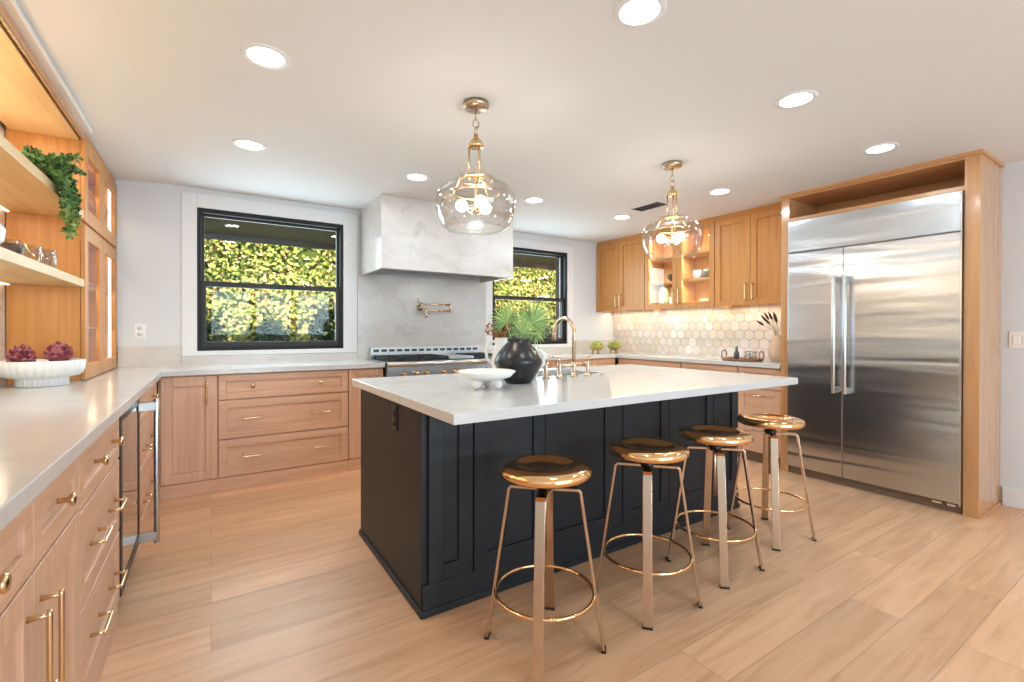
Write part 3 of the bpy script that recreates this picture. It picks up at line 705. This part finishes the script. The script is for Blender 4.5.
# ---------------------------------------------------------------- pendants and recessed lights
def pendant(x, y, lb):
    r = thing('pendant_light', lb, 'pendant light', (x, y, 0), 0, 'glass pendants over the island')
    MB().lathe([(1e-7, CZ-.032), (.02, CZ-.032), (.06, CZ-.028), (.066, CZ-.02), (.066, CZ)], 32).build('ceiling_canopy', M['nickel'], r)
    m = MB().tube([(0, 0, 2.30), (0, 0, 2.356)], .006, 10)
    for k, z in enumerate((2.278, 2.243)):
        m.tube([((.017*math.cos(t) if k == 0 else 0), (.017*math.cos(t) if k else 0), z+.022*math.sin(t)) for t in [2*PI*i/20 for i in range(20)]], .0035, 8, True)
    m.build('chain', M['nickel'], r)
    MB().lathe([(1e-7, 2.226), (.012, 2.222), (.014, 2.205), (.03, 2.19), (.04, 2.17), (.043, 2.16), (.04, 2.158), (1e-7, 2.16)], 24).build('hub', M['brass'], r)
    m = MB()
    for k in range(3):
        a = 2*PI*k/3+.5; m.tube([(.035*math.cos(a), .035*math.sin(a), 2.16), (.036*math.cos(a), .036*math.sin(a), 1.99)], .0055, 10)
    m.build('rods', M['brass'], r)
    m = MB().tube([(.085*math.cos(2*PI*i/40), .085*math.sin(2*PI*i/40), 1.972) for i in range(40)], .0065, 10, True)
    for k in range(3):
        a = 2*PI*k/3+.5; m.tube([(.036*math.cos(a), .036*math.sin(a), 1.995), (.085*math.cos(a), .085*math.sin(a), 1.972), (.118*math.cos(a), .118*math.sin(a), 1.90)], .0055, 10)
    m.tube([(.119*math.cos(2*PI*i/40), .119*math.sin(2*PI*i/40), 1.90) for i in range(40)], .0045, 8, True)
    m.lathe([(1e-7, 1.993), (.042, 1.993), (.042, 1.985), (1e-7, 1.985)], 24)
    m.build('collar', M['brass'], r)
    g = [(.096, 1.985), (.094, 1.968), (.10, 1.958), (.135, 1.945), (.172, 1.925), (.194, 1.895), (.2015, 1.86), (.199, 1.82), (.188, 1.775), (.170, 1.735), (.15, 1.716), (.146, 1.716)]
    MB().lathe_open(g, 56).build('glass_shade', M['shade'], r, solid=.004)
    m = MB().tube([(0, 0, 1.99), (0, 0, 1.80)], .006, 12); m.lathe([(1e-7, 1.79), (.018, 1.795), (.022, 1.81), (.012, 1.825)], 18)
    for k in range(3):
        a = 2*PI*k/3+.35; c, s2 = math.cos(a), math.sin(a)
        m.tube([(.01*c, .01*s2, 1.81), (.045*c, .045*s2, 1.825)], .009, 10)
    m.build('lamp_cluster', M['brass'], r)
    for k in range(3):
        a = 2*PI*k/3+.35; c, s2 = math.cos(a), math.sin(a)
        MB().ball((.075*c, .075*s2, 1.838), .031, 16, 10).build('bulb', M['bulb'], r)
    for c in kids(r):
        if c.name.split('.')[0] in ('collar', 'glass_shade', 'lamp_cluster', 'bulb'): c.location.z = .022
    lamp('POINT', 'pendant_lamp', (0, 0, 1.87), 6.5, (1, .90, .76), radius=.06, parent=r)
def lathe_open(s, prof, n):
    rings = []
    for r, z in prof: rings.append([s.add((r*math.cos(2*PI*i/n), r*math.sin(2*PI*i/n), z)) for i in range(n)])
    for a, b in zip(rings, rings[1:]):
        for i in range(n): s.face((a[i], a[(i+1) % n], b[(i+1) % n], b[i]), True)
    return s
MB.lathe_open = lathe_open
pendant(1.150, 2.130, 'brass pendant light with clear glass bowl over the near end of the island')
pendant(2.716, 2.145, 'brass pendant light with clear glass bowl over the far end of the island')

def downlight():
    r = thing('recessed_light', '', 'ceiling light', (0, 0, 0), 0, 'recessed lights in the kitchen ceiling')
    MB().lathe([(.072, -.004), (.092, -.005), (.096, -.001), (.096, 0), (.072, 0), (.072, -.004)], 40, caps=False).build('trim_ring', M['trim'], r)
    MB().lathe([(1e-7, -.0035), (.073, -.0035), (.073, -.001), (1e-7, -.001)], 40).build('lens', M['lens'], r)
    lamp('AREA', 'downlight_lamp', (0, 0, -.012), 5.0, SOFT, .14, parent=r)
    return r
d0 = downlight()
DL = [(.2, 2.255, 'recessed ceiling light over the floor between left counter and island'), (.205, 3.385, 'recessed ceiling light in front of the larger window'), (1.32, 1.19, 'recessed ceiling light over the nearest stool, cut by the top of the picture'),
      (2.488, 1.213, 'recessed ceiling light over the stools, in front of the far pendant'), (3.607, 1.244, 'recessed ceiling light just in front of the refrigerator surround'), (1.325, 3.397, 'recessed ceiling light at the left front of the range hood'),
      (2.44, 3.42, 'recessed ceiling light between the near pendant and the right end of the hood'), (3.597, 2.36, 'recessed ceiling light near the wall cabinet beside the refrigerator'), (3.562, 3.437, 'recessed ceiling light beside the air vent')]
for i, (x, y, lb) in enumerate(DL):
    o = d0 if i == 0 else copy_tree(d0); o.location = (x, y, CZ); o['label'] = lb
# ---------------------------------------------------------------- hutch and open shelves on the left wall
HF = -.602; HY = 3.56
hu = thing('glass_hutch', 'oak hutch with lit glass doors standing on the left counter', 'hutch', (HF, HY, 0), PI/2)
w_, D = 1.085, .316; zb, zt = ZT+.001, 2.318; t = .02
m = MB().box(0, .022, zb, t, D, zt).box(w_-t, .022, zb, w_, D, zt).box(t, .022, zb, w_-t, D, zb+t).box(t, .022, zt-t, w_-t, D, zt).box(t, .022, 1.815, w_-t, D, 1.84).box(t, D-.012, zb+t, w_-t, D, zt-t)
m.build('carcass', M['warm_lit_v'], hu)
for z in (1.22, 1.50, 2.08): MB().box(t, .04, z, w_-t, D-.013, z+.012).build('shelf', M['oak_in'], hu)
for x0, x1, kx in ((.0, .512, .48), (.512, w_, .545)):
    front(hu, 'door', x0, zb+.001, x1, 1.822, (), .085, True, M['warm_lit_v']); front(hu, 'door', x0, 1.832, x1, zt, (), .085, True, M['warm_lit_v'])
MB().box(-2.9, -.034, 2.335, -.002, D, 2.3615).build('crown', M['trim'], hu, bevel=.003)
MB().box(-2.9, .0, 2.30, -.002, .017, 2.3345).build('fascia', M['mid_h'], hu)
MB().box(-2.9, .004, 2.288, -.002, .010, 2.2995).build('edge_strip', M['brass'], hu)
MB().box(-2.9, .022, 2.285, -.002, D-.013, 2.3345).build('soffit_panel', M['oak_in_h'], hu)
MB().box(.0, .012, 2.3185, w_, D, 2.3615).build('top_filler', M['warm_lit_h'], hu)
lamp('AREA', 'soffit_fill', (-1.2, .26, 1.91), 3.2, WARM, 2.2, .03, rot=(math.radians(165), 0, 0), parent=hu)  # added uplight standing in for bounced light on the soffit
for x in (.05, 1.03): MB().box(x, .03, zb+.03, x+.012, .045, 1.80).build('light_strip', M['strip'], hu); MB().box(x, .03, 1.85, x+.012, .045, zt-.03).build('light_strip', M['strip'], hu)
for z in (1.21, 1.49, 1.80, 2.07, 2.29):
    lamp('AREA', 'hutch_lamp', (w_/2, .06, z), 1.3, WARM, .9, .03, rot=(math.radians(-15), 0, 0), parent=hu)
lamp('AREA', 'soffit_lamp', (-1.0, .2, 2.28), 6, WARM, 1.6, .05, parent=hu)
def shelf(lb, z0, z1, y1, pw):
    r = thing('wall_shelf', lb, 'shelf', (-.605, .7, 0), PI/2, 'open oak shelves on the left wall')
    MB().box(0, 0, z0, y1-.7, .312, z1).build('board', M['oak_in_h'], r, bevel=.002)
    MB().box(.1, .295, z0-.006, y1-.72, .305, z0-.0005).build('light_strip', M['strip'], r)
    lamp('AREA', 'shelf_lamp', (1.6, .28, z0-.014), pw, WARM, 2.2, .02, parent=r, rot=(math.radians(-10), 0, 0))
shelf('lower open oak shelf on the left wall, holding drinking glasses', 1.457, 1.50, HY-.002, 4)
shelf('upper open oak shelf on the left wall, with a trailing plant', 1.845, 1.888, HY-.002, 4)

# glasses on the lower shelf
gp = [(1e-7, 0), (.026, 0), (.034, .085), (.0325, .085), (.025, .008), (1e-7, .008)]
GL = [(-.66, 2.88, 'small drinking glass on the lower shelf, third from the hutch'), (-.64, 2.99, 'small drinking glass on the lower shelf, second from the hutch'), (-.66, 3.11, 'small drinking glass on the lower shelf, closest to the hutch'),
      (-.70, 2.75, 'small drinking glass on the lower shelf, furthest from the hutch')]
for x, y, lb in GL: tag(MB().lathe(gp, 24).build('drinking_glass', M['cup'], loc=(x, y, 1.5005)), lb, 'glass', 'drinking glasses on the lower shelf')
tag(MB().lathe([(1e-7, 0), (.03, 0), (.042, .02), (.044, .05), (.038, .05), (.036, .02), (1e-7, .008)], 24).build('votive_bowl', M['horn'], loc=(-.67, 2.62, 1.5005)), 'small dark bowl among the glasses on the lower shelf', 'bowl')
tag(MB().lathe([(1e-7, 0), (.06, 0), (.085, .03), (.09, .07), (.07, .10), (.065, .10), (.08, .07), (.075, .03), (1e-7, .01)], 28).build('glass_bowl', M['white'], loc=(-.70, 2.36, 1.5005)), 'pale bowl at the near left end of the lower shelf', 'bowl')

# trailing plant on the upper shelf
pl = thing('trailing_plant', 'leafy green trailing plant spilling over the end of the upper shelf', 'plant', (-.675, 2.97, 1.8885))
MB().lathe([(1e-7, 0), (.04, 0), (.052, .06), (.048, .06), (.036, .01), (1e-7, .01)], 24).build('pot', M['wicker'], pl)
m = MB(); PG = [(.05, .13, .03), (.08, .18, .04), (.12, .24, .06), (.03, .09, .025), (.17, .29, .09)]; PY = [(.25, .35, .10), (.35, .42, .15), (.18, .30, .08)]
for k in range(80):
    hang = k % 2 == 0; a = random.uniform(-1.2, 1.3) if hang else random.uniform(0, 2*PI)
    p = Vector((random.uniform(-.03, .03), random.uniform(-.03, .03), .05))
    d = Vector((.6*abs(math.cos(a))+.25, .5*math.sin(a)+.25, 1.0)) if hang else Vector((math.cos(a)*.9, math.sin(a)*.9, 1.0))
    n = random.randint(9, 21) if hang else random.randint(8, 13); path = [p.copy()]
    for j in range(n):
        d = d+Vector((random.uniform(-.16, .16), random.uniform(-.16, .16), -.34 if hang else -.12)); d.normalize()
        if p.x > .11 and hang: d.x *= .3; d.z = -abs(d.z)-.4; d.normalize()
        p = p+d*.018
        if p.x < .085 and p.z < .012: p.z = .012; d.z = .0; d.x += .4
        if p.y > .40: p.y = .40; d.y = -.1
        if p.x < -.15: p.x = -.15
        path.append(p.copy())
        for q in range(4):
            leafy(m, p, (random.uniform(-1, 1), random.uniform(-1, 1), random.uniform(-.2, 1)), random.uniform(.018, .033), PY if (p.z < -.10 and random.random() < .75) else PG)
    m.tint = (.10, .16, .04); m.tube(path, .0013, 4)
m.build('foliage', M['leaf'], pl)

# fluted bowl with dried artichokes
fb = thing('fluted_bowl', 'white fluted pedestal bowl on the left counter', 'bowl', (-.735, 3.36, ZT+.0005))
MB().lathe([(1e-7, 0), (.098, 0), (.102, .004), (.099, .03), (.102, .042), (.138, .05), (.155, .064), (.163, .09), (.165, .130), (.160, .132), (.154, .116), (.142, .072), (1e-7, .058)], 144, flute=(32, .035, 1, 8)).build('bowl', M['white'], fb)
BG = [(.30, .05, .08), (.42, .11, .14), (.20, .03, .05), (.50, .20, .22)]
def artichoke(loc, R, lb):
    m = MB(); m.tint = (.12, .02, .03); m.ball((0, 0, R*.75), R*.6, 12, 8)
    for ring in range(8):
        for k in range(14):
            a = 2*PI*(k+.5*(ring % 2))/14+random.uniform(-.1, .1); el = -.4+ring*.25; d = Vector((math.cos(a)*math.cos(el), math.sin(a)*math.cos(el), math.sin(el)))
            t = Vector((-math.sin(a), math.cos(a), 0)); c = Vector((0, 0, R*.75))+d*R*.52; e = c+(d*.5+Vector((0, 0, .55)))*R*random.uniform(.35, .6)
            m.tint = random.choice(BG); s_ = R*.15
            i = [m.add(c-t*s_*.7), m.add(c+t*s_*.7), m.add((c+e)/2+t*s_+d*R*.10), m.add(e), m.add((c+e)/2-t*s_+d*R*.10)]; m.face(i)
    tag(m.build('artichoke_flower', M['burg'], loc=loc, solid=.002), lb, 'dried flower', 'dried artichokes in the fluted bowl')
artichoke((-.80, 3.31, ZT+.085), .072, 'burgundy dried artichoke in the fluted bowl, on its wall side')
artichoke((-.68, 3.40, ZT+.09), .075, 'burgundy dried artichoke in the fluted bowl, on its hutch side')

# ---------------------------------------------------------------- things on the island
wbw = thing('footed_bowl', 'white shallow bowl on ball feet on the island', 'bowl', (1.168, 2.045, ZT+.0005), -.52)
MB().lathe([(1e-7, .04), (.07, .042), (.12, .058), (.146, .085), (.142, .088), (.11, .068), (1e-7, .052)], 40).build('dish', M['matte_white'], wbw)
for x, y in ((-.052, -.045), (.052, -.045), (0, .06)): MB().ball((x, y, .0262), .026, 16, 10).build('foot', M['matte_white'], wbw)
vz = thing('black_vase', 'rounded black ceramic vase holding fan palm leaves on the island', 'vase', (1.438, 2.165, ZT+.0005))
MB().lathe([(1e-7, 0), (.066, 0), (.074, .006), (.094, .035), (.118, .075), (.133, .108), (.1345, .122), (.130, .136), (.112, .168), (.088, .198), (.070, .218), (.062, .226), (.062, .236), (.070, .246), (.062, .246), (.054, .232), (.08, .19), (1e-7, .18)], 56).build('body', M['blackvase'], vz)
def palm(base, tip, R, n, lb, roll=0):
    m = MB(); b_, t_ = Vector(base), Vector(tip); ax = (t_-b_).normalized()
    sd_ = ax.cross(Vector((math.sin(.57), math.cos(.57), 0))).normalized(); sd_.rotate(Matrix.Rotation(roll, 3, ax)); nm = sd_.cross(ax)
    m.tint = (.30, .42, .16); m.tube([b_, (b_+t_)/2, t_], [.004, .0035, .003], 6)
    for k in range(n):
        a = -1.9+3.8*k/(n-1); d = (ax*math.cos(a)+sd_*math.sin(a)+nm*.12*random.uniform(-1, 1)).normalized(); p = d.cross(nm).normalized()
        L_ = R*(1-.18*abs(a)/1.9)*random.uniform(.9, 1.05); w_ = L_*.045
        m.tint = random.choice([(.20, .34, .10), (.28, .42, .14), (.36, .48, .17), (.16, .28, .11)])
        for sg in (-1, 1):
            q = [t_, t_+d*L_*.45+p*w_*sg+nm*w_*.6, t_+d*L_-Vector((0, 0, L_*.06))]
            i = [m.add(v_) for v_ in (q[0], q[1], q[2], t_+d*L_*.45)]; m.face(i if sg > 0 else i[::-1])
    o = m.build('palm_leaf', M['leaf']); tag(o, lb, 'palm leaf', 'fan palm leaves in the black vase'); return o
vb = Vector((1.438, 2.165, ZT+.20))
palm(vb, vb+Vector((.01, -.02, .07)), .12, 22, 'small fan palm leaf drooping over the front lip of the black vase', 0)
palm(vb+Vector((.02, .02, 0)), vb+Vector((.085, -.01, .13)), .16, 26, 'large fan palm leaf rising right from the black vase', .5)
palm(vb+Vector((-.02, .02, 0)), vb+Vector((-.04, .06, .13)), .14, 24, 'fan palm leaf standing upright at the back left of the black vase', -.4)
palm(vb+Vector((.03, .0, 0)), vb+Vector((.15, .04, .08)), .15, 22, 'fan palm leaf reaching furthest toward the faucet', .9)
# white jugs behind the vase
def jug(name, lb, loc, r, h, rz, cat='jug'):
    g = thing(name, lb, cat, loc, rz)
    MB().lathe([(1e-7, 0), (r*.7, 0), (r, h*.25), (r, h*.5), (r*.66, h*.8), (r*.7, h), (r*.6, h), (r*.56, h*.8), (r*.9, h*.45), (1e-7, h*.1)], 32).build('body', M['white'], g)
    MB().tube([(r*.6, 0, h*.90), (r*1.2, 0, h*.9), (r*1.6, 0, h*.70), (r*1.5, 0, h*.45), (r*.95, 0, h*.33)], .010, 10).build('handle', M['white'], g)
JX, JY = 1.515, 2.475
jug('white_jug', 'white jug with a loop handle and rust dried flowers, left behind the black vase', (JX, JY, ZT+.0005), .058, .245, 2.57)
jug('white_pitcher', 'white pitcher whose loop handle shows right behind the black vase', (1.615, 2.30, ZT+.0005), .052, .19, -.57)
for k in range(9):
    a = 2*PI*k/9+.2; m = MB(); t_ = Vector((.07*math.cos(a)-.02, .07*math.sin(a), .30+random.uniform(-.03, .04)))
    m.tube([(.012*math.cos(a), .012*math.sin(a), .13), (.022*math.cos(a), .022*math.sin(a), .245), tuple(t_)], .002, 5)
    for q in range(16):
        e = Vector((random.uniform(-.02, .02), random.uniform(-.02, .02), random.uniform(-.02, .03))); m.tube([tuple(t_), tuple(t_+e)], [.004, .001], 4)
    tag(m.build('dried_flower', M['rust'], loc=(JX, JY, ZT)), 'rust-coloured dried flower stem in the white jug behind the black vase', 'dried flower', 'rust dried flowers in the white jug')

# ---------------------------------------------------------------- things on the far right counter
def green_bowl(loc, lb, lb2):
    g = thing('footed_green_bowl', lb, 'bowl', loc, 0, 'green footed bowls in the far corner')
    MB().lathe([(1e-7, .045), (.05, .047), (.085, .08), (.092, .11), (.087, .11), (.07, .08), (1e-7, .06)], 32).build('dish', M['glaze'], g)
    for k in range(3):
        a = 2*PI*k/3+.4; MB().tube([(.045*math.cos(a), .045*math.sin(a), .055), (.05*math.cos(a), .05*math.sin(a), 0)], [.012, .014], 10).build('foot', M['glaze'], g)
    m = MB()
    for q in range(12):
        a = 2*PI*q/9; rr = .055 if q < 9 else .02; m.tint = random.choice([(.30, .38, .05), (.42, .44, .08), (.20, .30, .04)])
        m.ball((rr*math.cos(a), rr*math.sin(a), .105+random.uniform(0, .02)+(.015 if q > 8 else 0)), .027, 8, 6)
    tag(m.build('moss_balls', M['leaf'], loc=loc), lb2, 'moss')
green_bowl((4.02, 4.30, ZT+.0005), 'olive footed bowl of moss on the far corner counter, nearer the window', 'green moss heaped in the corner bowl nearer the window')
green_bowl((4.31, 4.28, ZT+.0005), 'olive footed bowl of moss on the far corner counter, nearer the hexagon tile', 'green moss heaped in the corner bowl nearer the hexagon tile')
ty = thing('serving_tray', 'brown wooden tray with two ring handles on the tiled-wall counter', 'tray', (4.36, 2.615, ZT+.0005))
MB().lathe([(1e-7, 0), (.17, 0), (.18, .004), (.185, .024), (.178, .024), (.172, .01), (1e-7, .01)], 40).build('tray', M['wicker'], ty)
for sgn in (-1, 1): MB().tube([(0, sgn*.178, .02)]+[(.042*math.cos(a), sgn*.19, .055+.042*math.sin(a)) for a in [-PI/2+2*PI*i/20 for i in range(1, 20)]]+[(0, sgn*.178, .02)], .0055, 8).build('handle', M['wicker'], ty)
tag(MB().lathe([(1e-7, 0), (.024, 0), (.026, .06), (.012, .085), (.01, .125), (1e-7, .126)], 20).build('dark_bottle', M['bottle'], loc=(4.34, 2.66, ZT+.0112)), 'small dark bottle standing on the wooden tray', 'bottle')
for x, y, lb in ((4.36, 2.56, 'clear glass on the wooden tray, in its middle'), (4.34, 2.49, 'clear glass on the wooden tray, at its refrigerator end')):
    tag(MB().lathe(gp, 20).build('tray_glass', M['cup'], loc=(x, y, ZT+.0112)), lb, 'glass', 'glasses on the wooden tray')
tag(MB().lathe([(1e-7, 0), (.06, 0), (.085, .05), (.092, .10), (.08, .17), (.05, .215), (.044, .235), (.05, .25), (.042, .25), (.036, .23), (.07, .16), (1e-7, .03)], 36).build('sand_vase', M['vase_cream'], loc=(4.46, 2.315, ZT+.0005)), 'sandy ceramic vase of dark dried stems beside the refrigerator', 'vase')
for k, (dx, dy, h) in enumerate(((0, .20, .13), (0, .16, .18), (.02, .13, .14), (0, .09, .20), (.01, .05, .19), (-.02, .02, .16), (0, -.10, .20), (.02, -.12, .13), (0, -.13, .08), (-.02, .12, .20))):
    m = MB(); t_ = Vector((dx, dy, h)); m.tube([(0, 0, .05-.22), (dx*.25, dy*.25, .05), tuple(t_*.75)], .0018, 5)
    q = MB(); d = t_.normalized()
    m2 = [t_*.72+d*.0, t_*.72+d*.02, t_*.72+d*.05, t_*.72+d*.085]; m.m = 1; m.tube(m2, [.003, .012, .011, .003], 8)
    tag(m.build('dried_bloom', [M['drystalk'], M['darkstem']], loc=(4.46, 2.315, ZT+.25)), 'dark brown dried seed-head stem in the sandy vase', 'dried stem', 'dried stems in the sandy vase')
